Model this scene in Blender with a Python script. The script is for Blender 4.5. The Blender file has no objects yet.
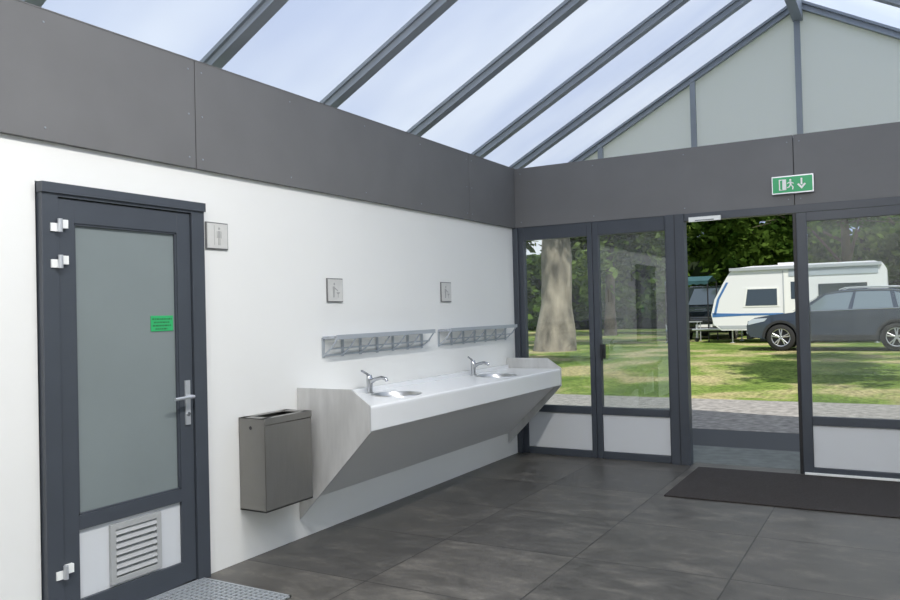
import bpy, bmesh, math, random
from mathutils import Vector, Matrix
R=random.Random(7)
sc=bpy.context.scene
COL=bpy.context.collection
# ------------------------------------------------------------------ materials
def nt(name):
    m=bpy.data.materials.new(name); m.use_nodes=True
    return m,m.node_tree,m.node_tree.nodes,m.node_tree.links
def mat(name,col,rough=.5,metal=0.,spec=.5,var=0.,scale=4.,stretch=(1,1,1),bump=0.,bscale=80.,coat=0.,emit=0.):
    m,t,n,l=nt(name); b=n['Principled BSDF']
    b.inputs['Base Color'].default_value=(*col,1); b.inputs['Roughness'].default_value=rough
    b.inputs['Metallic'].default_value=metal; b.inputs['Specular IOR Level'].default_value=spec
    b.inputs['Coat Weight'].default_value=coat
    if emit: 
        b.inputs['Emission Color'].default_value=(*col,1); b.inputs['Emission Strength'].default_value=emit
    if var or bump:
        tc=n.new('ShaderNodeTexCoord'); mp=n.new('ShaderNodeMapping'); mp.inputs['Scale'].default_value=stretch
        l.new(tc.outputs['Object'],mp.inputs['Vector'])
    if var:
        ns=n.new('ShaderNodeTexNoise'); ns.inputs['Scale'].default_value=scale; ns.inputs['Detail'].default_value=6
        l.new(mp.outputs[0],ns.inputs['Vector'])
        r=n.new('ShaderNodeValToRGB'); r.color_ramp.elements[0].position=.3; r.color_ramp.elements[1].position=.7
        r.color_ramp.elements[0].color=(*[c*(1-var) for c in col],1); r.color_ramp.elements[1].color=(*[min(1,c*(1+var)) for c in col],1)
        l.new(ns.outputs['Fac'],r.inputs[0]); l.new(r.outputs[0],b.inputs['Base Color'])
    if bump:
        nb=n.new('ShaderNodeTexNoise'); nb.inputs['Scale'].default_value=bscale
        l.new(mp.outputs[0],nb.inputs['Vector']); bp=n.new('ShaderNodeBump'); bp.inputs['Strength'].default_value=bump
        bp.inputs['Distance'].default_value=.01
        l.new(nb.outputs['Fac'],bp.inputs['Height']); l.new(bp.outputs[0],b.inputs['Normal'])
    return m
def glass(name,tint=(.88,.92,.92),add=.02,haze=.0):
    m,t,n,l=nt(name); n.remove(n['Principled BSDF']); o=n['Material Output']
    tr=n.new('ShaderNodeBsdfTransparent'); tr.inputs[0].default_value=(*tint,1)
    g=n.new('ShaderNodeBsdfGlossy'); g.inputs['Roughness'].default_value=.0; g.inputs['Color'].default_value=(.95,1,1,1)
    fr=n.new('ShaderNodeFresnel'); fr.inputs[0].default_value=1.45
    ad=n.new('ShaderNodeMath'); ad.operation='ADD'; ad.inputs[1].default_value=add; l.new(fr.outputs[0],ad.inputs[0])
    mx=n.new('ShaderNodeMixShader'); l.new(ad.outputs[0],mx.inputs[0]); l.new(tr.outputs[0],mx.inputs[1]); l.new(g.outputs[0],mx.inputs[2])
    df=n.new('ShaderNodeBsdfDiffuse'); df.inputs[0].default_value=(.7,.74,.74,1)
    m2=n.new('ShaderNodeMixShader'); m2.inputs[0].default_value=haze; l.new(mx.outputs[0],m2.inputs[1]); l.new(df.outputs[0],m2.inputs[2])  # pale reflection haze mixed over the glass as flat diffuse colour
    l.new(m2.outputs[0],o.inputs[0]); return m
def translucent(name,col,through=.4,diff=.25,tcol=(1,1,1),col2=None):
    m,t,n,l=nt(name); n.remove(n['Principled BSDF']); o=n['Material Output']
    a=n.new('ShaderNodeBsdfTranslucent'); a.inputs[0].default_value=(*col,1)
    d=n.new('ShaderNodeBsdfDiffuse'); d.inputs[0].default_value=(*col,1)
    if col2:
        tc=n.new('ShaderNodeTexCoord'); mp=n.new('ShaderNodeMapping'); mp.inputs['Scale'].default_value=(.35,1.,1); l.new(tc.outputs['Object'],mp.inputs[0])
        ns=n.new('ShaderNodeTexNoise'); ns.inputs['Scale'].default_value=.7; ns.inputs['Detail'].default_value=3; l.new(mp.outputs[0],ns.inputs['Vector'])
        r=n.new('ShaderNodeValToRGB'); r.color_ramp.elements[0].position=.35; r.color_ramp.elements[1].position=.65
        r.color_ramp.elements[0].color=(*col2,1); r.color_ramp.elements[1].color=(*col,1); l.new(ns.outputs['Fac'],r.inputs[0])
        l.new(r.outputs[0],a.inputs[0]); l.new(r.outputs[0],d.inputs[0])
    m1=n.new('ShaderNodeMixShader'); m1.inputs[0].default_value=diff; l.new(a.outputs[0],m1.inputs[1]); l.new(d.outputs[0],m1.inputs[2])
    r=n.new('ShaderNodeBsdfRefraction'); r.inputs['IOR'].default_value=1.0; r.inputs['Roughness'].default_value=0; r.inputs[0].default_value=(*tcol,1)
    m2=n.new('ShaderNodeMixShader'); m2.inputs[0].default_value=through; l.new(m1.outputs[0],m2.inputs[1]); l.new(r.outputs[0],m2.inputs[2])
    l.new((m2 if through>0 else m1).outputs[0],o.inputs[0]); return m
def leafmat(name,c1,c2):
    m,t,n,l=nt(name); n.remove(n['Principled BSDF']); o=n['Material Output']
    tc=n.new('ShaderNodeTexCoord'); ns=n.new('ShaderNodeTexNoise'); ns.inputs['Scale'].default_value=1.3; ns.inputs['Detail'].default_value=8
    l.new(tc.outputs['Object'],ns.inputs['Vector'])
    r=n.new('ShaderNodeValToRGB'); r.color_ramp.elements[0].position=.35; r.color_ramp.elements[1].position=.65
    r.color_ramp.elements[0].color=(*c1,1); r.color_ramp.elements[1].color=(*c2,1); l.new(ns.outputs['Fac'],r.inputs[0])
    d=n.new('ShaderNodeBsdfDiffuse'); a=n.new('ShaderNodeBsdfTranslucent'); l.new(r.outputs[0],d.inputs[0]); l.new(r.outputs[0],a.inputs[0])
    mx=n.new('ShaderNodeMixShader'); mx.inputs[0].default_value=.45; l.new(d.outputs[0],mx.inputs[1]); l.new(a.outputs[0],mx.inputs[2]); l.new(mx.outputs[0],o.inputs[0])
    return m
WHITE=mat('white_wall_panel',(.83,.83,.805),.5,var=.012,scale=1.5)
WHITE2=mat('white_infill_panel',(.64,.66,.68),.4)
BAND=mat('grey_facade_panel',(.150,.150,.152),.6,var=.05,scale=3)
FRAME=mat('slate_aluminium',(.052,.061,.076),.4,var=.05,scale=6)
DFRAME=mat('slate_door_paint',(.056,.065,.080),.4,var=.04,scale=5)
FROST=mat('frosted_glass',(.205,.238,.240),.28,var=.05,scale=1.5)
STEEL=mat('brushed_steel',(.56,.56,.55),.32,1.,var=.08,scale=12,stretch=(1,1,12))
STEELD=mat('bin_steel',(.24,.235,.22),.42,.65,var=.03,scale=8,stretch=(1,8,1))
CHROME=mat('chrome',(.50,.51,.53),.14,1.)
ALU=mat('aluminium_satin',(.60,.62,.65),.35,.6)
RAILM=mat('shelf_grey_coating',(.43,.46,.50),.4,.2)
ENDP=mat('grey_end_panel',(.54,.54,.53),.4,.1,var=.12,scale=5,stretch=(3,1,.6))
SOLID=mat('solid_surface_white',(.85,.86,.86),.22)
UNDER=mat('counter_underside',(.80,.80,.80),.5)
BLACK=mat('black_plastic',(.015,.015,.017),.45)
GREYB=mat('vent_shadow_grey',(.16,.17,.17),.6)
RUB=mat('rubber_mat',(.036,.030,.028),.9,var=.3,scale=60,bump=.8,bscale=300)
GREEN=mat('exit_green',(.02,.33,.12),.4,emit=.15)
SIGNG=mat('door_sign_green',(.03,.42,.14),.5)
SW=mat('sign_white',(.85,.86,.84),.4)
GALV=mat('galvanised_rafter',(.27,.30,.335),.5,.1,var=.05,scale=5)
GRATE=mat('galvanised_grate',(.48,.51,.54),.4,.4)
ROOFM=translucent('polycarbonate_roof',(.62,.67,.75),.0,.25,tcol=(.80,.87,1),col2=(.46,.525,.67))  # bluer patches imitate sky showing through, put into the panel colour
GABLEM=translucent('frosted_gable',(.90,.92,.92),0,.40)
SIDEM=translucent('frosted_side_glazing',(.88,.90,.90),0,.2)
GLASS=glass('window_glass',tint=(.86,.90,.90),add=.03,haze=.02)
GLASS2=glass('window_glass_double',tint=(.66,.72,.73),add=.08,haze=.06)
GLASS3=glass('door_glass_dusty',tint=(.84,.88,.89),add=.03,haze=.02)
# floor tiles
def floormat():
    m,t,n,l=nt('stone_floor_tiles'); b=n['Principled BSDF']
    tc=n.new('ShaderNodeTexCoord'); br=n.new('ShaderNodeTexBrick'); l.new(tc.outputs['Object'],br.inputs['Vector'])
    br.offset=0; br.inputs['Scale'].default_value=1.; br.inputs['Brick Width'].default_value=.9; br.inputs['Row Height'].default_value=.9
    br.inputs['Mortar Size'].default_value=.0045; br.inputs['Mortar Smooth'].default_value=.1
    br.inputs['Color1'].default_value=(.104,.098,.087,1); br.inputs['Color2'].default_value=(.074,.071,.065,1); br.inputs['Mortar'].default_value=(.032,.030,.028,1)
    mp=n.new('ShaderNodeMapping'); mp.inputs['Scale'].default_value=(1,1.9,1); mp.inputs['Rotation'].default_value=(0,0,.35); l.new(tc.outputs['Object'],mp.inputs['Vector'])
    ns=n.new('ShaderNodeTexNoise'); ns.inputs['Scale'].default_value=3.0; ns.inputs['Detail'].default_value=14; ns.inputs['Roughness'].default_value=.78; ns.inputs['Distortion'].default_value=.3
    va=n.new('ShaderNodeVectorMath'); va.operation='ADD'; sb=n.new('ShaderNodeVectorMath'); sb.operation='SCALE'; sb.inputs['Scale'].default_value=60
    l.new(br.outputs['Color'],sb.inputs[0]); l.new(mp.outputs[0],va.inputs[0]); l.new(sb.outputs[0],va.inputs[1]); l.new(va.outputs[0],ns.inputs['Vector'])
    rr=n.new('ShaderNodeValToRGB'); rr.color_ramp.elements[0].position=.34;rr.color_ramp.elements[1].position=.68
    rr.color_ramp.elements[0].color=(.52,.52,.53,1); rr.color_ramp.elements[1].color=(1.9,1.87,1.8,1); k=rr.color_ramp.elements.new(.52); k.color=(.98,.98,.98,1); l.new(ns.outputs['Fac'],rr.inputs[0])
    mx=n.new('ShaderNodeMix'); mx.data_type='RGBA'; mx.blend_type='MULTIPLY'; mx.inputs[0].default_value=1
    l.new(br.outputs['Color'],mx.inputs[6]); l.new(rr.outputs[0],mx.inputs[7]); l.new(mx.outputs[2],b.inputs['Base Color'])
    r2=n.new('ShaderNodeMapRange'); r2.inputs[1].default_value=.3; r2.inputs[2].default_value=.7; r2.inputs[3].default_value=.32; r2.inputs[4].default_value=.50; l.new(ns.outputs['Fac'],r2.inputs[0]); l.new(r2.outputs[0],b.inputs['Roughness'])
    b.inputs['Specular IOR Level'].default_value=.45
    bp=n.new('ShaderNodeBump'); bp.inputs['Strength'].default_value=.3; bp.inputs['Distance'].default_value=.004; bp.invert=True; l.new(br.outputs['Fac'],bp.inputs['Height']); l.new(bp.outputs[0],b.inputs['Normal'])
    return m
FLOOR=floormat()
def grassmat():
    m,t,n,l=nt('grass'); b=n['Principled BSDF']; b.inputs['Roughness'].default_value=.9; b.inputs['Specular IOR Level'].default_value=.1
    tc=n.new('ShaderNodeTexCoord'); a=n.new('ShaderNodeTexNoise'); a.inputs['Scale'].default_value=.6; a.inputs['Detail'].default_value=7
    c=n.new('ShaderNodeTexNoise'); c.inputs['Scale'].default_value=14; c.inputs['Detail'].default_value=8
    l.new(tc.outputs['Object'],a.inputs[0]); l.new(tc.outputs['Object'],c.inputs[0])
    r=n.new('ShaderNodeValToRGB'); e=r.color_ramp.elements; e[0].position=.38; e[1].position=.60
    e[0].color=(.095,.155,.030,1); e[1].color=(.36,.32,.17,1); k=e.new(.50); k.color=(.17,.23,.055,1)
    r2=n.new('ShaderNodeValToRGB'); r2.color_ramp.elements[0].position=.3; r2.color_ramp.elements[1].position=.7
    r2.color_ramp.elements[0].color=(.5,.5,.48,1); r2.color_ramp.elements[1].color=(1.4,1.4,1.3,1)
    l.new(a.outputs['Fac'],r.inputs[0]); l.new(c.outputs['Fac'],r2.inputs[0])
    mx=n.new('ShaderNodeMix'); mx.data_type='RGBA'; mx.blend_type='MULTIPLY'; mx.inputs[0].default_value=1
    l.new(r.outputs[0],mx.inputs[6]); l.new(r2.outputs[0],mx.inputs[7]); l.new(mx.outputs[2],b.inputs['Base Color'])
    bp=n.new('ShaderNodeBump'); bp.inputs['Strength'].default_value=.6; bp.inputs['Distance'].default_value=.05; l.new(c.outputs['Fac'],bp.inputs['Height']); l.new(bp.outputs[0],b.inputs['Normal'])
    return m
GRASS=grassmat()
PAVE=mat('concrete_paving',(.27,.255,.235),.85,var=.4,scale=9,bump=.3,bscale=60)
PAVD=mat('porch_paving',(.15,.165,.155),.8,var=.2,scale=8)
BARK=mat('plane_tree_bark',(.24,.21,.17),.9,var=.65,scale=2.6,stretch=(1,1,.5),bump=1.,bscale=18)
BARKD=mat('dark_bark',(.09,.07,.05),.9,var=.3,scale=3,bump=1.,bscale=20)
LEAF=leafmat('leaves_green',(.03,.07,.012),(.13,.21,.04))
LEAF2=leafmat('leaves_light',(.05,.105,.02),(.24,.33,.08))
CARP=mat('car_paint_slate',(.052,.066,.092),.25,.35,coat=1.)
CARG=mat('car_glass',(.16,.20,.22),.06,0.,spec=1.,coat=1.)
CARG2=mat('caravan_window',(.04,.055,.06),.08,0.,spec=.8,coat=.5)
TYRE=mat('tyre_rubber',(.02,.02,.02),.8)
RIM=mat('alloy_rim',(.55,.56,.58),.3,.8)
CLAD=mat('car_cladding',(.025,.026,.028),.6)
LAMP=mat('headlamp_glass',(.6,.65,.7),.1,.3)
CVW=mat('caravan_white',(.80,.81,.82),.3,coat=.3)
CVG=mat('caravan_grey_trim',(.42,.45,.48),.4)
CVB=mat('caravan_blue',(.06,.17,.40),.35)
AWN=mat('awning_teal',(.02,.075,.085),.7,var=.15,scale=5)
VANP=mat('van_paint_dark',(.015,.022,.028),.25,.2,coat=1.)

# ------------------------------------------------------------------ mesh builder
class MB:
    def __init__(s): s.v=[];s.f=[];s.mi=[];s.mats=[]
    def m(s,x):
        if x not in s.mats: s.mats.append(x)
        return s.mats.index(x)
    def add(s,vs,fs,mt):
        o=len(s.v); s.v+= [tuple(p) for p in vs]; k=s.m(mt)
        for f in fs: s.f.append([i+o for i in f]); s.mi.append(k)
    def box(s,x0,x1,y0,y1,z0,z1,mt):
        v=[(x,y,z) for x in (x0,x1) for y in (y0,y1) for z in (z0,z1)]
        s.add(v,[(0,1,3,2),(4,6,7,5),(0,4,5,1),(2,3,7,6),(0,2,6,4),(1,5,7,3)],mt)
    def prism(s,pts,ax,a,b,mt):
        def mk(p,c):
            return {0:(c,p[0],p[1]),1:(p[0],c,p[1]),2:(p[0],p[1],c)}[ax]
        n=len(pts); v=[mk(p,a) for p in pts]+[mk(p,b) for p in pts]
        s.add(v,[list(range(n))[::-1],list(range(n,2*n))]+[(i,(i+1)%n,(i+1)%n+n,i+n) for i in range(n)],mt)
    def cyl(s,p,q,r,mt,n=16,r2=None,caps=True):
        p=Vector(p);q=Vector(q); d=(q-p).normalized(); a=d.orthogonal().normalized(); b=d.cross(a); r2=r if r2 is None else r2
        v=[p+(a*math.cos(2*math.pi*i/n)+b*math.sin(2*math.pi*i/n))*r for i in range(n)]+[q+(a*math.cos(2*math.pi*i/n)+b*math.sin(2*math.pi*i/n))*r2 for i in range(n)]
        f=[(i,(i+1)%n,(i+1)%n+n,i+n) for i in range(n)]
        if caps: f+=[list(range(n))[::-1],list(range(n,2*n))]
        s.add(v,f,mt)
    def tube(s,pts,r,mt,n=10):
        pts=[Vector(p) for p in pts]; rs=r if isinstance(r,(list,tuple)) else [r]*len(pts)
        v=[];up=None
        for i,p in enumerate(pts):
            d=(pts[min(i+1,len(pts)-1)]-pts[max(i-1,0)]).normalized()
            a=d.orthogonal().normalized() if up is None else (up-d*up.dot(d)).normalized()
            up=a; b=d.cross(a)
            v+=[p+(a*math.cos(2*math.pi*k/n)+b*math.sin(2*math.pi*k/n))*rs[i] for k in range(n)]
        f=[]
        for i in range(len(pts)-1):
            f+=[(i*n+k,i*n+(k+1)%n,(i+1)*n+(k+1)%n,(i+1)*n+k) for k in range(n)]
        f+=[list(range(n))[::-1],[ (len(pts)-1)*n+k for k in range(n)]]
        s.add(v,f,mt)
    def lathe(s,c,prof,mt,n=32):
        v=[];c=Vector(c)
        for r,z in prof: v+=[c+Vector((r*math.cos(2*math.pi*k/n),r*math.sin(2*math.pi*k/n),z)) for k in range(n)]
        f=[]
        for i in range(len(prof)-1): f+=[(i*n+k,i*n+(k+1)%n,(i+1)*n+(k+1)%n,(i+1)*n+k) for k in range(n)]
        s.add(v,f,mt)
    def finish(s,name,loc=(0,0,0),bevel=0,recalc=True,smooth=True,rot=0,parent=None):
        me=bpy.data.meshes.new(name); me.from_pydata(s.v,[],s.f)
        for m in s.mats: me.materials.append(m)
        me.polygons.foreach_set('material_index',s.mi)
        if recalc:
            bm=bmesh.new(); bm.from_mesh(me); bmesh.ops.recalc_face_normals(bm,faces=bm.faces); bm.to_mesh(me); bm.free()
        if smooth:
            me.polygons.foreach_set('use_smooth',[True]*len(me.polygons)); me.set_sharp_from_angle(angle=math.radians(35))
        me.update()
        o=bpy.data.objects.new(name,me); COL.objects.link(o); o.location=loc; o.rotation_euler=(0,0,rot)
        if bevel:
            b=o.modifiers.new('bevel','BEVEL'); b.width=bevel; b.segments=2; b.limit_method='ANGLE'; b.angle_limit=math.radians(40)
        if parent: o.parent=parent
        return o
BY=7.6      # inner face of entrance wall
RW=5.34     # room width
# ------------------------------------------------------------------ shell
b=MB(); b.box(-.1,RW+.1,-3.1,BY+.12,-.1,0,FLOOR); b.finish('floor')
b=MB(); b.box(-.12,0,-3.1,2.262,0,2.98,WHITE); b.finish('wall_left')
b=MB(); b.box(-.12,0,3.277,BY+.1,0,2.98,WHITE); b.finish('wall_left.001')
b=MB(); b.box(-.12,0,2.262,3.277,2.175,2.98,WHITE); b.finish('wall_left.002')
b=MB(); b.box(RW,RW+.12,-3.1,BY+.1,0,.5,WHITE); b.box(RW,RW+.12,-3.1,BY+.1,2.36,2.98,WHITE)
b.box(RW,RW+.12,-3.1,-2.6,.5,2.36,WHITE); b.box(RW,RW+.12,6.9,BY+.1,.5,2.36,WHITE); b.finish('wall_right')
for i in range(5):   # frosted glazing added out of view for soft side light
    ya_=-2.6+i*1.9; b=MB()
    for (p,q,r_,s_) in ((ya_,ya_+.06,.5,2.36),(ya_+1.84,ya_+1.9,.5,2.36),(ya_+.06,ya_+1.84,.5,.56),(ya_+.06,ya_+1.84,2.30,2.36)): b.box(RW+.02,RW+.09,p,q,r_,s_,FRAME)
    b.add([(RW+.05,ya_+.06,.56),(RW+.05,ya_+1.84,.56),(RW+.05,ya_+1.84,2.30),(RW+.05,ya_+.06,2.30)],[(0,1,2,3)],SIDEM)
    b.finish('window_%d'%(4+i),recalc=False,smooth=False)
b=MB(); b.box(-.12,RW+.12,-3.2,-3.1,0,2.98,WHITE); b.finish('wall_south')
b=MB(); b.box(0.0,RW,BY+.02,BY+.12,2.375,2.98,BAND); b.finish('wall_north')
# fascia band panels
def band(name,segs,fn,scr):
    b=MB()
    for a,c in segs: fn(b,a,c)
    for p,q in scr: b.cyl(p,q,.006,GALV,8)
    return b.finish(name,bevel=.002)
js=[-3.1,-.1,3.23,6.57,BY+.02]
scr=[]
for j in js[1:4]:
    for dy in (-.05,.05):
        for z in (2.43,2.68,2.94): scr.append(((.028,j+dy,z),(.0325,j+dy,z)))
for y in (.7,1.5,2.3,4.05,4.9,5.7):
    for z in (2.43,2.94): scr.append(((.028,y,z),(.0325,y,z)))
band('trim_1',[(js[i]+.003,js[i+1]-.003) for i in range(4)],lambda b,a,c:b.box(0,.03,a,c,2.37,3.0,BAND),scr)
band('trim_2',[(.03,2.757),(2.763,RW-.03)],lambda b,a,c:b.box(a,c,BY-.02,BY+.02,2.375,3.0,BAND),[((x,BY-.018,z),(x,BY-.0225,z)) for x in (.1,.9,1.8,2.71,2.81,3.6) for z in (2.43,2.94)])
band('trim_3',[(js[i]+.003,js[i+1]-.003) for i in range(4)],lambda b,a,c:b.box(RW-.03,RW,a,c,2.37,3.0,BAND),[])
b=MB(); b.box(-.13,.032,-3.1,BY+.12,3.0,3.006,BAND); b.finish('trim_4')
# roof
RZ=lambda x: 3.33+.55*x if x<=2.67 else 3.33+.55*(5.34-x)
Y0,Y1=-3.25,9.34
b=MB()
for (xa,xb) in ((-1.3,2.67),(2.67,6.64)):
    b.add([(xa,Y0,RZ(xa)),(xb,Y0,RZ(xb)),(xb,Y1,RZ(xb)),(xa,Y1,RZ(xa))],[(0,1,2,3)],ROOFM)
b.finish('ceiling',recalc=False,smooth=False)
b=MB()
for y in (-3.1,-2.4,-1.2,0,1.2,2.4,3.63,4.83,6.06,7.30,8.22,9.28):
    w=.028 if y<9 else .036
    for (xa,xb) in ((-1.3,2.67),(2.67,6.64)):
        za,zb=RZ(xa)-.005,RZ(xb)-.005
        for (h0,h1,ww) in ((.10,.085,w*1.6),(.085,.03,w*.8),(.03,.0,w*1.6)):
            v=[(x,yy,z) for (x,z) in ((xa,za-h0),(xb,zb-h0),(xb,zb-h1),(xa,za-h1)) for yy in (y-ww,y+ww)]
            b.add(v,[(0,2,3,1),(2,4,5,3),(4,6,7,5),(6,0,1,7),(0,6,4,2),(1,3,5,7)],GALV)
b.box(2.62,2.72,Y0,Y1,4.56,4.78,GALV)
b.box(-1.28,-1.2,Y0,Y1,2.42,2.58,GALV); b.box(6.54,6.62,Y0,Y1,2.42,2.58,GALV)
b.finish('roof_rafters')
for nm,yg in (('window_gable',9.28),('window_gable.001',-3.15)):
    b=MB()
    b.add([(-1.2,yg,2.66),(6.54,yg,2.66),(2.67,yg,4.75)],[(0,1,2)],GABLEM)
    for x in (-.7,.42,1.54,2.66,3.78,4.9,6.0):
        b.box(x-.03,x+.03,yg-.05,yg-.005,2.62,RZ(x)-.06,GALV)
    b.box(-1.2,6.54,yg-.06,yg+.02,2.56,2.68,GALV)
    b.finish(nm,recalc=False,smooth=False)
b=MB()
for x in (-1.24,6.58):
    for y in (-3.15,9.28): b.box(x-.05,x+.05,y-.05,y+.05,0.001,2.45,FRAME)
b.finish('porch_posts')
# ------------------------------------------------------------------ entrance wall windows
ya,yb=BY-.015,BY+.055
def framed(b,x0,x1,gx0,gx1,y0,y1,low=.07,p1=.44,g0=.51,g1=2.235,top=2.375,gm=None):
    b.box(x0,gx0,y0,y1,0,top,FRAME); b.box(gx1,x1,y0,y1,0,top,FRAME)
    b.box(gx0,gx1,y0,y1,0,low,FRAME); b.box(gx0,gx1,y0,y1,p1,g0,FRAME); b.box(gx0,gx1,y0,y1,g1,top,FRAME)
    b.box(gx0,gx1,y0+.02,y1-.01,low,p1,WHITE2)
    ym=(y0+y1)/2; b.add([(gx0,ym,g0),(gx1,ym,g0),(gx1,ym,g1),(gx0,ym,g1)],[(0,1,2,3)],gm or GLASS)
b=MB(); framed(b,0.002,.868,.115,.815,ya,yb); b.box(.0,.06,ya-.03,ya,0,2.37,FRAME); b.finish('window_1',bevel=.004)
b=MB(); framed(b,.872,1.618,.93,1.60,ya,yb,gm=GLASS2); b.box(.935,.985,ya-.035,ya,1.0,1.14,BLACK); b.box(.95,.965,ya-.055,ya-.03,.98,1.1,BLACK)
b.finish('window_2',bevel=.004)
b=MB(); b.box(1.622,1.79,BY-.05,BY+.07,0,2.375,FRAME); b.box(1.79,4.0,BY-.03,BY+.07,2.305,2.375,FRAME)
b.box(1.7,1.706,BY-.053,BY-.05,0,2.375,BLACK); b.finish('trim_5',bevel=.004)
b=MB(); framed(b,2.77,3.98,2.853,3.90,BY-.06,BY-.012,low=.065,p1=.435,g0=.51,g1=2.22,top=2.30,gm=GLASS3)
b.box(2.78,3.98,BY-.085,BY-.06,0.002,.022,SW); b.box(2.74,2.77,BY-.05,BY-.02,0,2.3,BLACK)
b.finish('door_2',bevel=.003)
b=MB(); framed(b,4.0,RW-.002,4.08,RW-.08,ya,yb); b.finish('window_3',bevel=.004)
b=MB(); b.box(1.84,2.13,BY-.06,BY-.031,2.292,2.335,SW); b.box(1.9,2.07,BY-.062,BY-.06,2.298,2.306,GREYB); b.finish('door_motion_sensor',bevel=.006)
b=MB(); b.box(1.88,3.8,6.25,7.48,.001,.012,RUB); b.finish('entrance_mat',bevel=.004)
# exit sign
b=MB(); X0,X1,Z0,Z1=2.58,2.92,2.478,2.635; yy=BY-.06
b.box(X0,X1,yy,BY-.022,Z0,Z1,ALU); b.box(X0+.008,X1-.008,yy-.004,yy,Z0+.010,Z1-.010,GREEN)
yf=yy-.008
def pl(pts): b.prism(pts,1,yf,yy-.003,SW)
def rc(x0,x1,z0,z1): pl([(x0,z0),(x1,z0),(x1,z1),(x0,z1)])
cz=(Z0+Z1)/2
rc(X0+.06,X0+.12,cz-.048,cz+.048)            # doorway
ax=X1-.095; rc(ax-.007,ax+.007,cz-.01,cz+.048); pl([(ax-.036,cz-.006),(ax,cz-.048),(ax+.036,cz-.006),(ax+.022,cz+.003),(ax,cz-.024),(ax-.022,cz+.003)])
mx=X0+.155
b.cyl((mx+.0,yf,cz+.038),(mx+.0,yy-.003,cz+.038),.009,SW,12)
pl([(mx-.010,cz+.025),(mx+.006,cz+.027),(mx+.010,cz-.004),(mx-.006,cz-.008)])
pl([(mx-.006,cz-.004),(mx+.004,cz-.008),(mx-.012,cz-.028),(mx-.030,cz-.032),(mx-.030,cz-.024),(mx-.016,cz-.02)])
pl([(mx,cz-.004),(mx+.010,cz-.006),(mx+.026,cz-.026),(mx+.020,cz-.048),(mx+.012,cz-.046),(mx+.016,cz-.028)])
pl([(mx-.008,cz+.024),(mx-.028,cz+.012),(mx-.026,cz+.004),(mx-.008,cz+.016)])
pl([(mx+.006,cz+.024),(mx+.028,cz+.008),(mx+.024,cz+.002),(mx+.006,cz+.014)])
b.prism([(X0+.07,cz-.040),(X0+.088,cz-.046),(X0+.088,cz+.042),(X0+.07,cz+.036)],1,yf-.001,yf,GREEN)
b.finish('exit_sign',bevel=0)
# ------------------------------------------------------------------ service door
b=MB()
fy0,fy1,ft=2.285,3.262,2.165
b.box(-.08,.04,fy0-.015,2.352,0,ft,DFRAME); b.box(-.08,.04,3.178,fy1+.008,0,ft,DFRAME); b.box(-.08,.04,2.352,3.178,2.105,ft,DFRAME)
b.box(0.0,.052,fy0-.02,fy1+.012,ft-.045,ft+.005,DFRAME)
x0,x1=-.05,.028
L0,L1=2.358,3.172
b.box(x0,x1,L0,2.445,.02,2.1,DFRAME); b.box(x0,x1,3.078,L1,.02,2.1,DFRAME)
b.box(x0,x1,2.445,3.078,1.985,2.1,DFRAME); b.box(x0,x1,2.445,3.078,.475,.545,DFRAME); b.box(x0,x1,2.445,3.078,.02,.135,DFRAME)
b.box(-.02,.008,2.445,3.078,.545,1.985,FROST)
b.box(-.02,.012,2.445,3.078,.135,.475,WHITE2)
for z0,z1,y0,y1 in ((.545,1.985,2.445,3.078),):   # glazing bead
    b.box(.008,.022,y0,y0+.010,z0,z1,DFRAME); b.box(.008,.022,y1-.010,y1,z0,z1,DFRAME); b.box(.008,.022,y0,y1,z0,z0+.010,DFRAME); b.box(.008,.022,y0,y1,z1-.010,z1,DFRAME)
# louvre
VG=mat('vent_grey',(.40,.41,.41),.45)
v0,v1,w0,w1=2.62,2.935,.15,.455
b.box(.012,.03,v0,v0+.03,w0,w1,VG); b.box(.012,.03,v1-.03,v1,w0,w1,VG); b.box(.012,.03,v0+.03,v1-.03,w0,w0+.03,VG); b.box(.012,.03,v0+.03,v1-.03,w1-.03,w1,VG)
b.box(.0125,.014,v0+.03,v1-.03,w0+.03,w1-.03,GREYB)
for i in range(7):
    z=w0+.034+i*.0345
    b.prism([(.013,z+.030),(.017,z+.033),(.034,z+.008),(.030,z+.003)],1,v0+.03,v1-.03,VG)
# hinges
for z in (1.965,1.79,.30):
    b.cyl((.055,2.352,z-.032),(.055,2.352,z+.032),.012,ALU,16)
    b.box(.028,.048,2.36,2.40,z-.012,z+.03,SW); b.box(.04,.048,2.31,2.345,z-.03,z+.010,SW)
# handle
b.box(.028,.038,3.112,3.146,.90,1.15,ALU)
b.cyl((.038,3.129,1.06),(.085,3.129,1.06),.010,ALU,12); b.tube([(.08,3.134,1.06),(.084,3.09,1.06),(.084,3.0,1.057)],.0095,ALU)
b.cyl((.038,3.129,.96),(.043,3.129,.96),.012,CHROME,12)
dobj=b.finish('door_1',bevel=.0025)
b=MB(); b.box(.0085,.012,2.905,3.055,1.435,1.52,SIGNG)
TXT=mat('sign_text',(.02,.16,.05),.5)
for i,(a,c) in enumerate(((.01,.14),(.02,.125),(.012,.135),(.03,.11))):
    z=1.502-i*.018
    y=2.905+a
    while y<2.905+c:
        w=R.uniform(.006,.02); b.box(.012,.0126,y,min(y+w,2.905+c),z-.005,z+.004,TXT); y+=w+.005
b.finish('notice_sign',parent=dobj)
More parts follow.
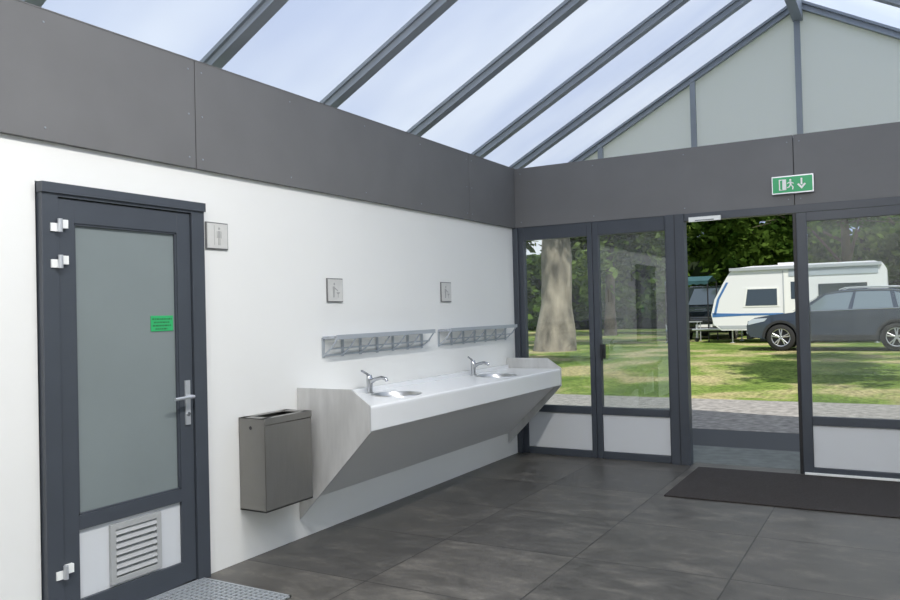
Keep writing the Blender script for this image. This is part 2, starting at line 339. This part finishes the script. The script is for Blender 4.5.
# ------------------------------------------------------------------ pictogram signs
def sign(name,y0,y1,z0,z1,kind):
    b=MB(); ln=mat('engraved_'+name,(.38,.38,.37),.5)
    b.box(.001,.01,y0,y1,z0,z1,mat('sign_border',(.20,.20,.20),.4,.5)); b.box(.01,.014,y0+.007,y1-.007,z0+.007,z1-.007,mat('sign_plate',(.62,.615,.59),.4,var=.06,scale=20))
    cy=(y0+y1)/2; s=(z1-z0)
    z=lambda t:z0+s*t
    if kind==2:   # standing figure beside a dividing line
        c=cy+.08*s
        b.cyl((.014,c,z(.78)),(.0152,c,z(.78)),s*.05,ln,14)
        b.prism([(c-.06*s,z(.69)),(c+.06*s,z(.69)),(c+.07*s,z(.44)),(c-.07*s,z(.44))],0,.014,.0152,ln)
        b.box(.014,.0152,c-.05*s,c-.015*s,z(.16),z(.44),ln); b.box(.014,.0152,c+.015*s,c+.05*s,z(.16),z(.44),ln)
        b.box(.014,.0152,c-.11*s,c-.09*s,z(.42),z(.68),ln); b.box(.014,.0152,c+.09*s,c+.11*s,z(.42),z(.68),ln)
        b.box(.014,.0152,c-.24*s,c-.225*s,z(.16),z(.88),ln)
    else:
        b.cyl((.014,cy-.08*s,z(.76)),(.0152,cy-.08*s,z(.76)),s*.055,ln,14)
        b.prism([(cy-.19*s,z(.66)),(cy-.04*s,z(.66)),(cy-.08*s,z(.2)),(cy-.17*s,z(.2))],0,.014,.0152,ln)
        b.prism([(cy-.04*s,z(.62)),(cy+.16*s,z(.5)),(cy+.14*s,z(.46)),(cy-.06*s,z(.56))],0,.014,.0152,ln)
        b.prism([(cy+.05*s,z(.42)),(cy+.3*s,z(.42)),(cy+.22*s,z(.34)),(cy+.12*s,z(.34))],0,.014,.0152,ln); b.box(.014,.0152,cy+.155*s,cy+.185*s,z(.2),z(.34),ln)
    b.finish(name,bevel=.0006)
sign('restroom_sign',3.31,3.485,1.91,2.072,2)
sign('restroom_sign.001',4.43,4.61,1.592,1.765,1)
sign('restroom_sign.002',6.03,6.21,1.592,1.77,1)
# ------------------------------------------------------------------ shelves
def shelf(name,y0,y1):
    b=MB(); z=1.35; d=.135
    for x in (.014,.045,.075,.105): b.box(x-.009,x+.009,y0,y1,z-.010,z,RAILM)
    b.box(d-.004,d+.004,y0,y1,z-.022,z+.010,RAILM)
    n=6
    for i in range(n+1):
        y=y0+.008+(y1-y0-.016)*i/n
        b.box(.002,d,y-.006,y+.006,z-.018,z-.010,RAILM)
        b.tube([(d-.004,y,z-.015),(.075,y,z-.085),(.008,y,z-.135)],.006,RAILM,8)
        b.box(.002,.008,y-.014,y+.014,z-.15,z-.01,RAILM)
    b.box(.004,.012,y0,y1,z-.142,z-.128,RAILM)
    b.box(.070,.080,y0,y1,z-.092,z-.082,RAILM)
    b.finish(name)
shelf('wall_shelf',4.37,5.70); shelf('wall_shelf.001',5.97,7.33)
# ------------------------------------------------------------------ wash counter
b=MB(); cy0,cy1=4.106,7.334; zt=.91; W=.595
def hole(cx,cy,hx,hy,r,n=40):
    o=[];q=[]
    for k in range(n):
        a=2*math.pi*k/n; c,s_=math.cos(a),math.sin(a); t=1/max(abs(c)/hx,abs(s_)/hy)
        o.append((cx+c*t,cy+s_*t,zt)); q.append((cx+c*r,cy+s_*r,zt))
    for (sx,sy) in ((1,1),(-1,1),(-1,-1),(1,-1)):
        a=math.atan2(sy*hy,sx*hx)%(2*math.pi); k=round(a/(2*math.pi)*n)%n; o[k]=(cx+sx*hx,cy+sy*hy,zt)
    b.add(o+q,[(k,(k+1)%n,(k+1)%n+n,k+n) for k in range(n)],SOLID)
S=[(.33,4.80),(.33,6.44)]; hx,hy,r=.2,.2,.165
for (cx,cy) in S:
    hole(cx,cy,hx,hy,r)
    b.lathe((cx,cy,zt),[(r+.022,.0),(r+.02,.004),(r+.004,.005),(r,.001),(r-.006,-.03),(r-.03,-.09),(r-.09,-.125),(.03,-.132),(.0301,-.14),(.0,-.14)],STEEL,40)
    b.cyl((cx,cy,zt-.131),(cx,cy,zt-.128),.026,CHROME,20)
X00=.004
def tq(x0,x1,y0,y1): b.add([(x0,y0,zt),(x1,y0,zt),(x1,y1,zt),(x0,y1,zt)],[(0,1,2,3)],SOLID)
ys=[cy0,S[0][1]-hy,S[0][1]+hy,S[1][1]-hy,S[1][1]+hy,cy1]
xa_,xb_=S[0][0]-hx,S[0][0]+hx; xe=W-.015
tq(X00,xa_,cy0,cy1); tq(xb_,xe,cy0,cy1)
for i in (0,2,4): tq(xa_,xb_,ys[i],ys[i+1])
prof=[(xe,zt),(W-.006,zt-.003),(W-.001,zt-.01),(W,zt-.02),(W,.752),(W-.004,.746),(W-.06,.746),(W-.06,.74),(X00,.24)]
for i in range(len(prof)-1):
    p,q=prof[i],prof[i+1]; mt=SOLID if i<6 else UNDER
    b.add([(p[0],cy0,p[1]),(p[0],cy1,p[1]),(q[0],cy1,q[1]),(q[0],cy0,q[1])],[(0,1,2,3)],mt)
b.box(X00,.024,cy0,cy1,zt,.945,SOLID)
pp=[(X00,.13),(.6,.742),(.6,.918),(.455,1.015),(X00,1.015)]
b.prism(pp,1,cy0-.014,cy0,ENDP); b.prism(pp,1,cy1,cy1+.014,ENDP)
# taps
for (cx,cy) in S:
    x=.095
    b.cyl((x,cy,zt),(x,cy,zt+.008),.032,CHROME,24); b.cyl((x,cy,zt+.008),(x,cy,zt+.105),.022,CHROME,24,r2=.024)
    b.tube([(x,cy,zt+.075),(x+.05,cy,zt+.105),(x+.11,cy,zt+.118),(x+.15,cy,zt+.108),(x+.155,cy,zt+.092)],[.017,.015,.0135,.013,.012],CHROME,14)
    b.cyl((x,cy,zt+.105),(x-.004,cy,zt+.135),.0245,CHROME,24,r2=.019)
    b.tube([(x-.004,cy,zt+.13),(x+.0,cy-.04,zt+.15),(x+.01,cy-.11,zt+.175)],[.011,.009,.008],CHROME,10)
b.finish('washbasin_counter')
# ------------------------------------------------------------------ bin
b=MB(); x0,x1,y0,y1,z0,z1=.003,.215,3.55,3.98,.32,.885
t=.004
b.box(x0,x1,y0,y1,z0,z0+.01,STEELD); b.box(x0,x0+t,y0,y1,z0,z1,STEELD); b.box(x1-t,x1,y0,y1,z0,z1-.045,STEELD)
b.box(x0,x1,y0,y0+t,z0,z1-.0,STEELD); b.box(x0,x1,y1-t,y1,z0,z1,STEELD)
b.box(x1-.002,x1+.004,y0-.003,y1+.003,z1-.04,z1,STEELD)
b.box(x0,x1,y0,y0+.07,z1-.006,z1,STEELD); b.box(x0,x1,y1-.07,y1,z1-.006,z1,STEELD); b.box(x0,x0+.045,y0,y1,z1-.006,z1,STEELD); b.box(x1-.04,x1,y0,y1,z1-.006,z1,STEELD)
b.box(x0+.01,x1-.01,y0+.01,y1-.01,z1-.10,z1-.09,BLACK)
b.cyl((.10,y0-.001,z1-.06),(.10,y0+.002,z1-.06),.012,BLACK,14)
b.finish('wall_waste_bin',bevel=.002)
# ------------------------------------------------------------------ grate
b=MB(); gx0,gx1,gy0,gy1=.03,.69,2.05,3.22
b.box(gx0,gx1,gy0,gy1,.001,.003,GREYB)
for (a,c,d,e) in ((gx0,gx1,gy0,gy0+.012),(gx0,gx1,gy1-.012,gy1),(gx0,gx0+.012,gy0,gy1),(gx1-.012,gx1,gy0,gy1)): b.box(a,c,d,e,.001,.012,GRATE)
n=int((gx1-gx0)/.036)
for i in range(1,n): x=gx0+i*(gx1-gx0)/n; b.box(x-.004,x+.004,gy0,gy1,.003,.011,GRATE)
n=int((gy1-gy0)/.036)
for i in range(1,n): y=gy0+i*(gy1-gy0)/n; b.box(gx0,gx1,y-.004,y+.004,.004,.010,GRATE)
b.finish('floor_grate',smooth=False)
# ------------------------------------------------------------------ unseen fill lights added along ridge (above frame)
LM=mat('lamp_diffuser',(.9,.9,.88),.5,emit=2.)
for i,y in enumerate((-1.8,.6,3.0,)):
    b=MB(); b.box(2.57,2.77,y-.75,y+.75,4.30,4.36,ALU); b.box(2.59,2.75,y-.73,y+.73,4.292,4.30,LM)
    for yy in (y-.5,y+.5): b.cyl((2.67,yy,4.36),(2.67,yy,4.57),.008,ALU,8)
    o=b.finish('linear_ceiling_lamp'+('' if i==0 else '.%03d'%i))
    L=bpy.data.lights.new('lamp_light','AREA'); L.shape='RECTANGLE'; L.size=.16; L.size_y=1.45; L.energy=100; L.color=(1,.965,.92)
    lo=bpy.data.objects.new('lamp_light',L); COL.objects.link(lo); lo.location=(2.67,y,4.285); lo.parent=o

# ------------------------------------------------------------------ outside ground
def gz(y):
    t=min(1,max(0,(y-13)/6)); t=t*t*(3-2*t); return -.03+.28*t
b=MB(); xs=[-50+2.5*i for i in range(41)]; yy=[-20+1.*i for i in range(101)]
v=[(x,y,gz(y)+ (R.uniform(-.015,.015) if y>13.5 and y<20 else 0) - (.1 if -3.5<y<7.6 and -.6<x<6 else 0)) for y in yy for x in xs]; n=len(xs)
b.add(v,[(j*n+i,j*n+i+1,(j+1)*n+i+1,(j+1)*n+i) for j in range(len(yy)-1) for i in range(n-1)],GRASS)
b.finish('ground',recalc=False)
b=MB(); 
b.box(-7,11,BY+.13,8.68,-.06,0,PAVD); b.box(-7,11,8.68,9.9,-.06,-.004,mat('dark_drain_paving',(.024,.028,.036),.6)); b.box(-7,11,9.9,13.1,-.06,-.002,PAVE)
b.finish('patio_paving')
# ------------------------------------------------------------------ trees
def leaves(b,c,rad,n,size,mt):
    vs=[];fs=[]
    blobs=[]
    for _ in range(max(6,int(rad[0]*rad[2]*1.5))):
        while 1:
            p=Vector((R.uniform(-1,1),R.uniform(-1,1),R.uniform(-1,1)))
            if p.length<1: break
        blobs.append((Vector((c[0]+p.x*rad[0],c[1]+p.y*rad[1],c[2]+p.z*rad[2])),R.uniform(.5,1.2)))
    for i in range(n):
        o,rr=blobs[R.randrange(len(blobs))]
        p=o+Vector((R.gauss(0,.5),R.gauss(0,.5),R.gauss(0,.38)))*rr
        a=Vector((R.uniform(-1,1),R.uniform(-1,1),R.uniform(-.6,.6))).normalized(); q=a.cross(Vector((R.uniform(-1,1),R.uniform(-1,1),R.uniform(-1,1)))).normalized()
        s=size*R.uniform(.6,1.3); k=len(vs)
        vs+=[p-a*s,p+q*s*.55,p+a*s,p-q*s*.55]; fs.append((k,k+1,k+2,k+3))
    b.add(vs,fs,mt)
def tree(name,x,y,r,h,c,rad,n,size,bark=BARKD,leaf=LEAF,nb=7,limb0=.45,rough=0.):
    b=MB(); z=gz(y)-.1
    pts=[];rs=[]
    for i in range(13):
        t=i/12; pts.append((x+.12*math.sin(3*t+x)*r*3,y+.1*math.sin(4*t),z+h*t)); rs.append(r*(1.3 if i==0 else (1.1 if i==1 else 1.0-.45*t))*(1+.04*math.sin(i*2.1)+rough*R.uniform(-1,1)))
    b.tube(pts,rs,bark,20)
    for k in range(nb):
        t=R.uniform(limb0,.95); i=int(t*12); p=Vector(pts[i]); a=2*math.pi*k/nb+R.uniform(-.3,.3)
        e=Vector((c[0]+math.cos(a)*rad[0]*.75,c[1]+math.sin(a)*rad[1]*.75,c[2]+R.uniform(-.5,.5)*rad[2]))
        m_=p.lerp(e,.5)+Vector((0,0,R.uniform(.1,.5))); rr=rs[i]*.4
        b.tube([p,m_,e],[rr,rr*.6,rr*.2],bark,8)
        for _ in range(2):
            e2=m_.lerp(e,.5)+Vector((R.uniform(-1.2,1.2),R.uniform(-1.2,1.2),R.uniform(-.8,.8))); b.tube([m_,e2],[rr*.4,rr*.12],bark,6)
    leaves(b,c,rad,n,size,leaf)
    b.finish(name,recalc=False)
tree('plane_tree',-5.75,22.4,.52,9,(-5.6,22.4,8.2),(5,4.5,2.8),7000,.2,BARK,LEAF2,limb0=.6,rough=.05)
tree('deciduous_tree',-.3,36.5,.28,8,(-1.5,36,6.2),(4.5,1.8,3.2),13000,.2)
tree('deciduous_tree.001',4.5,36.5,.3,8,(4.5,36,6.2),(4.5,1.8,3.4),13000,.2)
tree('deciduous_tree.002',-8,35,.25,8,(-8,35,5.6),(4,2.5,3.4),9000,.2,leaf=LEAF2)
tree('deciduous_tree.003',-14,34,.3,8,(-14,34,5.6),(4,2.5,3.6),9000,.2,leaf=LEAF2)
tree('deciduous_tree.004',9.6,14.6,.3,8,(6.8,14.0,8.3),(4.4,3.0,1.5),5200,.2)  # out of view, crown added to dapple the grass with shade
tree('deciduous_tree.005',1.9,31.6,.2,6,(1.0,31.8,5.4),(4.0,1.0,1.4),7000,.17,leaf=LEAF)
tree('deciduous_tree.006',-8.5,15,.3,8,(-3.2,14.6,8.3),(4.6,2.6,1.4),4200,.2)  # second unseen tree, added to shade the grass further left
b=MB()
leaves(b,(-7,45,2.8),(24,1.2,2.8),26000,.32,LEAF)
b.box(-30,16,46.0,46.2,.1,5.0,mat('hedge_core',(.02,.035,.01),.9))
b.finish('hedge',recalc=False)
# ------------------------------------------------------------------ wheels / car
def wheel(b,x,y,z,r,w,side):
    s=side
    n=32; prof=[(r*.66,0),(r*.9,.0),(r*.98,.02),(r,.05),(r,w-.05),(r*.98,w-.02),(r*.9,w),(r*.66,w)]
    vs=[];fs=[]
    for (rr,d) in prof: vs+=[(x+rr*math.cos(2*math.pi*k/n),y+s*(-d),z+rr*math.sin(2*math.pi*k/n)) for k in range(n)]
    for i in range(len(prof)-1): fs+=[(i*n+k,i*n+(k+1)%n,(i+1)*n+(k+1)%n,(i+1)*n+k) for k in range(n)]
    b.add(vs,fs,TYRE)
    b.cyl((x,y-s*.06,z),(x,y-s*.07,z),r*.66,BLACK,n)
    vs=[];fs=[]
    for (rr,d) in ((r*.68,-.002),(r*.68,.02),(r*.60,.025),(r*.60,.05)): vs+=[(x+rr*math.cos(2*math.pi*k/n),y-s*d,z+rr*math.sin(2*math.pi*k/n)) for k in range(n)]
    for i in range(3): fs+=[(i*n+k,i*n+(k+1)%n,(i+1)*n+(k+1)%n,(i+1)*n+k) for k in range(n)]
    b.add(vs,fs,RIM)
    for k in range(5):
        for da in (-.16,.16):
            a=2*math.pi*k/5+math.pi/2+da; a0=2*math.pi*k/5+math.pi/2+da*.6
            p=Vector((x+r*.12*math.cos(a0),y-s*.012,z+r*.12*math.sin(a0))); q=Vector((x+r*.64*math.cos(a),y-s*.015,z+r*.64*math.sin(a)))
            b.tube([p,q],[r*.055,r*.045],RIM,6)
    b.cyl((x,y-s*.0,z),(x,y-s*.05,z),r*.14,RIM,16)
def car(name,loc):
    b=MB(); HW=.91
    def arch(cx,r,z0): 
        a0=math.asin(max(-1,min(1,(z0-.36)/r))); 
        return [(cx+r*math.cos(a),.36+r*math.sin(a)) for a in [a0+(math.pi-2*a0)*i/12 for i in range(13)]]
    fr,rr=-1.36,1.32
    top=[(-2.12,.38),(-2.2,.5),(-2.21,.68),(-2.16,.80),(-2.0,.89),(-1.6,.96),(-1.02,1.02),(0,1.03),(1.2,1.06),(2.0,1.10),(2.17,1.05),(2.24,.85),(2.24,.5),(2.15,.38)]
    prof=top+arch(rr,.40,.32)+arch(fr,.40,.32)
    b.prism(prof,1,-HW,HW,CARP)
    b.box(-1.9,1.9,-HW+.2,HW-.2,.25,.9,BLACK)
    for s in (-1,1):
        y=s*HW
        for cx in (fr,rr):
            o=[(cx+.46*math.cos(a),.36+.46*math.sin(a)) for a in [math.pi*i/14 for i in range(15)]]; i_=[(cx+.395*math.cos(a),.36+.395*math.sin(a)) for a in [math.pi*(14-i)/14 for i in range(15)]]
            b.prism(o+i_,1,y-.012 if s<0 else y-.0,y+.0 if s<0 else y+.012,CLAD)
        b.box(fr+.42,rr-.42,min(y,y+s*.02),max(y,y+s*.02),.28,.42,CLAD)
        for xx in (-.62,.32,1.1): b.box(xx-.006,xx+.006,min(y,y+s*.002),max(y,y+s*.002),.44,1.02,BLACK)
        for xx in (.12,.92): b.box(xx-.1,xx+.08,min(y,y+s*.03),max(y,y+s*.03),.87,.90,CARP)
        b.prism([(-1.2,.80),(-.6,.78),(2.0,.87),(2.0,.90),(-.6,.81)],1,min(y,y+s*.012),max(y,y+s*.012),CARP)
        b.prism([(-2.17,.70),(-1.75,.80),(-1.68,.88),(-2.03,.87),(-2.17,.79)],1,min(y-s*.02,y+s*.008),max(y-s*.02,y+s*.008),LAMP)
        b.prism([(1.85,.93),(2.2,.90),(2.2,1.03),(1.9,1.05)],1,min(y-s*.02,y+s*.008),max(y-s*.02,y+s*.008),mat('tail_lamp',(.35,.01,.01),.2))
        b.tube([(-2.19,s*.8,.5),(-2.21,s*.6,.5)],.05,LAMP,10)
    b.box(-2.235,-2.2,-.55,.55,.60,.80,BLACK); 
    for z in (.64,.70,.76): b.box(-2.245,-2.23,-.53,.53,z-.008,z+.008,CHROME)
    b.box(-2.225,-2.1,-.85,.85,.32,.46,CLAD); b.box(-2.24,-2.22,-.26,.26,.48,.58,SW)
    bt=[(-1.06,1.01),(-.3,1.02),(.6,1.04),(1.4,1.06),(2.1,1.09)]; tp=[(-.28,1.50),(.1,1.57),(.6,1.60),(1.3,1.58),(1.84,1.49)]
    def ring(s): return [(x,s*.86,z) for x,z in bt],[(x,s*.68,z) for x,z in tp]
    A,Bq=ring(-1); C_,D=ring(1); n=5
    vs=A+Bq+C_+D
    fs=[(i,i+1,n+i+1,n+i) for i in range(4)]+[(2*n+i,2*n+i+1,3*n+i+1,3*n+i) for i in range(4)]+[(n+i,n+i+1,3*n+i+1,3*n+i) for i in range(4)]+[(0,n,3*n,2*n),(4,n+4,3*n+4,2*n+4)]
    b.add(vs,fs,CARP)
    def side(s,u,t,off=.016):
        f=u*4; i=min(3,int(f)); f-=i
        p=Vector((bt[i][0]*(1-f)+bt[i+1][0]*f,.86,bt[i][1]*(1-f)+bt[i+1][1]*f)); q=Vector((tp[i][0]*(1-f)+tp[i+1][0]*f,.68,tp[i][1]*(1-f)+tp[i+1][1]*f))
        r_=p.lerp(q,t); return (r_.x,s*(r_.y+off),r_.z+off*.3)
    for s in (-1,1):
        for (u0,u1) in ((.07,.40),(.43,.71),(.745,.93)):
            k=6; P=[side(s,u0+(u1-u0)*i/k,.08) for i in range(k+1)]+[side(s,u0+(u1-u0)*i/k,.86 if u0<.7 else .84-.25*i/k) for i in range(k+1)]
            b.add(P,[(i,i+1,k+1+i+1,k+1+i) for i in range(k)],CARG)
        b.tube([side(s,.03+.92*i/12,.03,.02) for i in range(13)],.020,CHROME,6)
        b.tube([side(s,.05+.90*i/12,.93,.012) for i in range(13)],.010,CHROME,6)
        b.tube([(.05,s*.66,1.58),(.2,s*.66,1.63),(.8,s*.66,1.645),(1.4,s*.66,1.63),(1.6,s*.66,1.58)],.016,ALU,8)
        b.box(-.78,-.60,min(s*.9,s*1.06),max(s*.9,s*1.06),1.02,1.16,CARP)
    b.add([(-1.05,-.78,1.04),(-1.05,.78,1.04),(-.32,.6,1.48),(-.32,-.6,1.48)],[(0,1,2,3)],CARG); 
    b.v[-4:]=[(x-.02,y,z+.02) for x,y,z in b.v[-4:]]
    b.add([(2.08,-.74,1.13),(2.08,.74,1.13),(1.88,.6,1.44),(1.88,-.6,1.44)],[(0,1,2,3)],CARG); b.v[-4:]=[(x+.02,y,z+.01) for x,y,z in b.v[-4:]]
    for s in (-1,1):
        for cx in (fr,rr): wheel(b,cx,s*(HW-.005),.36,.36,.24,s)
    return b.finish(name,loc=loc,bevel=.012)
car('suv_car',(2.1,23.4,.25))
# ------------------------------------------------------------------ dark van (nose towards the building)
b=MB()
HWv=.95
def varch(cy,r):
    return [(cy+r*math.cos(a),.36+r*math.sin(a)) for a in [math.pi*i/10 for i in range(11)]]
vp=[(-2.3,.34),(-2.36,.5),(-2.36,.85),(-2.25,1.05),(-1.55,1.22),(-.75,1.93),(-.4,2.02),(2.0,2.02),(2.3,1.9),(2.36,.9),(2.32,.34)]
vp=vp+varch(1.45,.40)+varch(-1.5,.40)
b.prism(vp,0,-HWv,HWv,VANP)
b.box(-HWv+.25,HWv-.25,-1.9,1.9,.25,.9,BLACK)
b.add([(-.80,-1.50,1.28),(.80,-1.50,1.28),(.70,-.80,1.90),(-.70,-.80,1.90)],[(0,1,2,3)],CARG2); b.v[-4:]=[(x,y-.02,z+.02) for x,y,z in b.v[-4:]]
b.box(-.55,.55,-2.39,-2.35,.66,.86,BLACK); b.box(-.26,.26,-2.40,-2.37,.46,.56,SW)
for z in (.70,.76,.82): b.box(-.53,.53,-2.40,-2.38,z-.008,z+.008,CHROME)
b.box(-.93,.93,-2.42,-2.3,.32,.44,CLAD)
for s in (-1,1):
    b.box(min(s*.58,s*.92),max(s*.58,s*.92),-2.385,-2.33,.74,.92,LAMP)
    b.box(min(s*.95,s*1.12),max(s*.95,s*1.12),-1.25,-1.15,1.2,1.42,BLACK)
    for (a,c) in ((-.9,-.05),(.05,1.0),(1.1,2.1)):
        k0=[(a if a>-.5 else -1.2,1.3),(c,1.3),(c,1.82),(a if a>-.5 else -.75,1.82)]
        b.prism(k0,0,min(s*.95,s*.962),max(s*.95,s*.962),CARG2)
    for cy in (-1.5,1.45):
        x=s*.94; n=28
        b.cyl((x,cy,.36),(x-s*.22,cy,.36),.36,TYRE,n); b.cyl((x+s*.004,cy,.36),(x-s*.01,cy,.36),.235,RIM,n); b.cyl((x+s*.01,cy,.36),(x,cy,.36),.06,BLACK,12)
        for k in range(6):
            a_=math.pi*2*k/6; b.cyl((x+s*.008,cy+.15*math.cos(a_),.36+.15*math.sin(a_)),(x,cy+.15*math.cos(a_),.36+.15*math.sin(a_)),.045,BLACK,10)
b.finish('camper_van',loc=(-2.75,32.2,.25),bevel=.02)
# ------------------------------------------------------------------ caravan
b=MB(); HW=1.1
prof=[(-2.3,.42),(-2.55,.62),(-2.62,.95),(-2.5,1.45),(-2.2,2.0),(-2.0,2.32),(-1.75,2.46),(-1.3,2.50),(2.2,2.50),(2.42,2.43),(2.52,2.27),(2.56,.9),(2.5,.42)]
b.prism(prof,1,-HW,HW,CVW)
y=-HW
def dec(pts,mt,d=.006): b.prism(pts,1,y-d,y,mt)
dec([(-1.6,1.17),(-.50,1.17),(-.50,1.80),(-1.50,1.80)],SW,.012); dec([(-1.53,1.22),(-.56,1.22),(-.56,1.75),(-1.45,1.75)],CARG2,.02)
dec([(.65,1.27),(2.0,1.27),(2.0,1.85),(.65,1.85)],CARG2,.02)
dec([(-.35,.50),(.35,.50),(.35,2.30),(-.35,2.30)],SW,.008); dec([(-.15,1.4),(.2,1.4),(.2,1.95),(-.15,1.95)],CARG2,.014)
for xx in (-.37,.37): dec([(xx-.012,.5),(xx+.012,.5),(xx+.012,2.32),(xx-.012,2.32)],CVG,.010)
dec([(-2.30,.46),(2.5,.46),(2.5,.58),(-2.42,.58)],CVG); dec([(-2.58,.86),(-1.6,.90),(2.5,.90),(2.5,.95),(-1.7,.97),(-2.58,1.0)],CVB)
def sweep(off,w_,zs):   # blue sweep parallel to the raked nose
    L_=[(-2.62+off,.95),(-2.50+off,1.45),(-2.2+off,2.0),(-1.98+off,2.3)]
    L_=[p for p in L_ if zs[0]<=p[1]<=zs[1]]
    dec(L_+[(x+w_,z) for x,z in L_[::-1]],CVB)
sweep(.08,.08,(.9,2.1))
b.box(-2.0,2.4,-HW-.07,-HW,2.36,2.46,CVG); b.box(-.2,2.3,-HW-.02,-HW,2.12,2.36,mat('caravan_upper_band',(.42,.47,.52),.35)); b.box(-.6,.1,-.4,.4,2.50,2.60,CVW)
b.add([(-2.50,-.9,1.45),(-2.50,.9,1.45),(-2.22,.85,1.97),(-2.22,-.85,1.97)],[(0,1,2,3)],CARG2); b.v[-4:]=[(x-.02,yy_,z) for x,yy_,z in b.v[-4:]]
b.box(-2.70,-2.56,-.5,.5,.55,.9,CVW)
b.tube([(-2.3,-.7,.45),(-3.5,0,.42)],.04,ALU,8); b.tube([(-2.3,.7,.45),(-3.5,0,.42)],.04,ALU,8); b.tube([(-3.5,0,.42),(-3.75,0,.46)],.05,BLACK,8)
b.cyl((-3.35,0,0.05),(-3.35,0,.6),.03,ALU,10); b.cyl((-3.35,-.04,.07),(-3.35,.04,.07),.07,TYRE,14)
for s in (-1,1): wheel(b,.3,s*(HW+.003),.32,.32,.18,s)
for s in (-1,1):
    for xx in (-2.0,2.2): b.cyl((xx,s*.85,0.0),(xx,s*.85,.45),.025,ALU,8); b.cyl((xx,s*.85,0.0),(xx,s*.85,.02),.08,ALU,12)
b.finish('caravan',loc=(.66,28.15,.25),bevel=.03)
# ------------------------------------------------------------------ awning canopy with camping furniture in front of the van
b=MB(); ax0,ax1,ay0,ay1=-3.7,-2.2,27.9,29.4; g=.25
b.add([(ax0,ay0,g+2.12),(ax1,ay0,g+2.12),(ax1,(ay0+ay1)/2,g+2.30),(ax0,(ay0+ay1)/2,g+2.30),(ax1,ay1,g+2.12),(ax0,ay1,g+2.12)],[(0,1,2,3),(3,2,4,5)],AWN)
for i in range(6):
    w_=(ax1-ax0)/6; xx=ax0+w_*i; b.prism([(xx,g+2.12),(xx+w_,g+2.12),(xx+w_,g+2.02),(xx+w_/2,g+1.98),(xx,g+2.02)],1,ay0-.02,ay0-.012,AWN)
for xx in (ax0+.03,ax1-.03):
    for yy_ in (ay0,ay1): b.cyl((xx,yy_,g),(xx,yy_,g+2.12),.022,BLACK,8)
b.finish('camping_awning',recalc=False,smooth=False)
def chair(name,loc,rot,mt):
    b=MB()
    b.box(-.25,.25,-.24,.24,.40,.44,mt); b.prism([(.2,.42),(.25,.42),(.42,1.0),(.37,1.0)],1,-.24,.24,mt)
    for s in (-1,1):
        b.tube([(-.25,s*.25,0),(.22,s*.25,.42),(.4,s*.25,1.0)],.014,ALU,8); b.tube([(.25,s*.25,0),(-.2,s*.25,.42),(-.22,s*.25,.64)],.014,ALU,8); b.box(-.25,.28,s*.25-.03,s*.25+.03,.63,.66,BLACK)
    b.finish(name,loc=loc,rot=rot)
chair('camping_chair',(-3.25,27.3,.25),.5,mat('chair_blue',(.05,.11,.22),.8))
b=MB(); b.box(-.4,.4,-.3,.3,.68,.71,mat('table_grey',(.35,.37,.38),.5))
for sx in (-1,1):
    for sy in (-1,1): b.tube([(sx*.34,sy*.24,0),(sx*.34,sy*.24,.68)],.015,ALU,8)
b.finish('camping_table',loc=(-3.05,28.6,.25))
# ------------------------------------------------------------------ world + sun
w=bpy.data.worlds.new('world'); sc.world=w; w.use_nodes=True; n=w.node_tree.nodes; l=w.node_tree.links; bg=n['Background']
tc=n.new('ShaderNodeTexCoord'); mp=n.new('ShaderNodeMapping'); mp.inputs['Scale'].default_value=(1,1,1.6); l.new(tc.outputs['Generated'],mp.inputs[0])
ns=n.new('ShaderNodeTexNoise'); ns.inputs['Scale'].default_value=2.4; ns.inputs['Detail'].default_value=5; l.new(mp.outputs[0],ns.inputs['Vector'])
r=n.new('ShaderNodeValToRGB'); r.color_ramp.elements[0].position=.42; r.color_ramp.elements[1].position=.62
r.color_ramp.elements[0].color=(.42,.54,.82,1); r.color_ramp.elements[1].color=(.95,.98,1,1); l.new(ns.outputs['Fac'],r.inputs[0]); l.new(r.outputs[0],bg.inputs[0]); bg.inputs[1].default_value=1.05
S_=bpy.data.lights.new('sun','SUN'); S_.energy=4.9; S_.angle=.012; S_.color=(1,.96,.88)
so=bpy.data.objects.new('sun',S_); COL.objects.link(so); so.rotation_euler=Vector((-.45,.5,-1.)).to_track_quat('-Z','Y').to_euler(); so.location=(10,-10,20)
# ------------------------------------------------------------------ camera
Yc=Vector((452,-1,-787)).normalized(); Xc=-Vector((-1369,-46,-787)).normalized(); Xc=(Xc-Yc*Xc.dot(Yc)).normalized(); Zc=Xc.cross(Yc)
cam=bpy.data.objects.new('camera',bpy.data.cameras.new('camera')); COL.objects.link(cam)
cam.matrix_world=Matrix.Translation((3.56,0,1.5))@Matrix((Xc,Yc,Zc)).to_4x4(); cam.data.lens=787/900*36; cam.data.sensor_width=36
sc.camera=cam
sc.view_settings.view_transform='Standard'
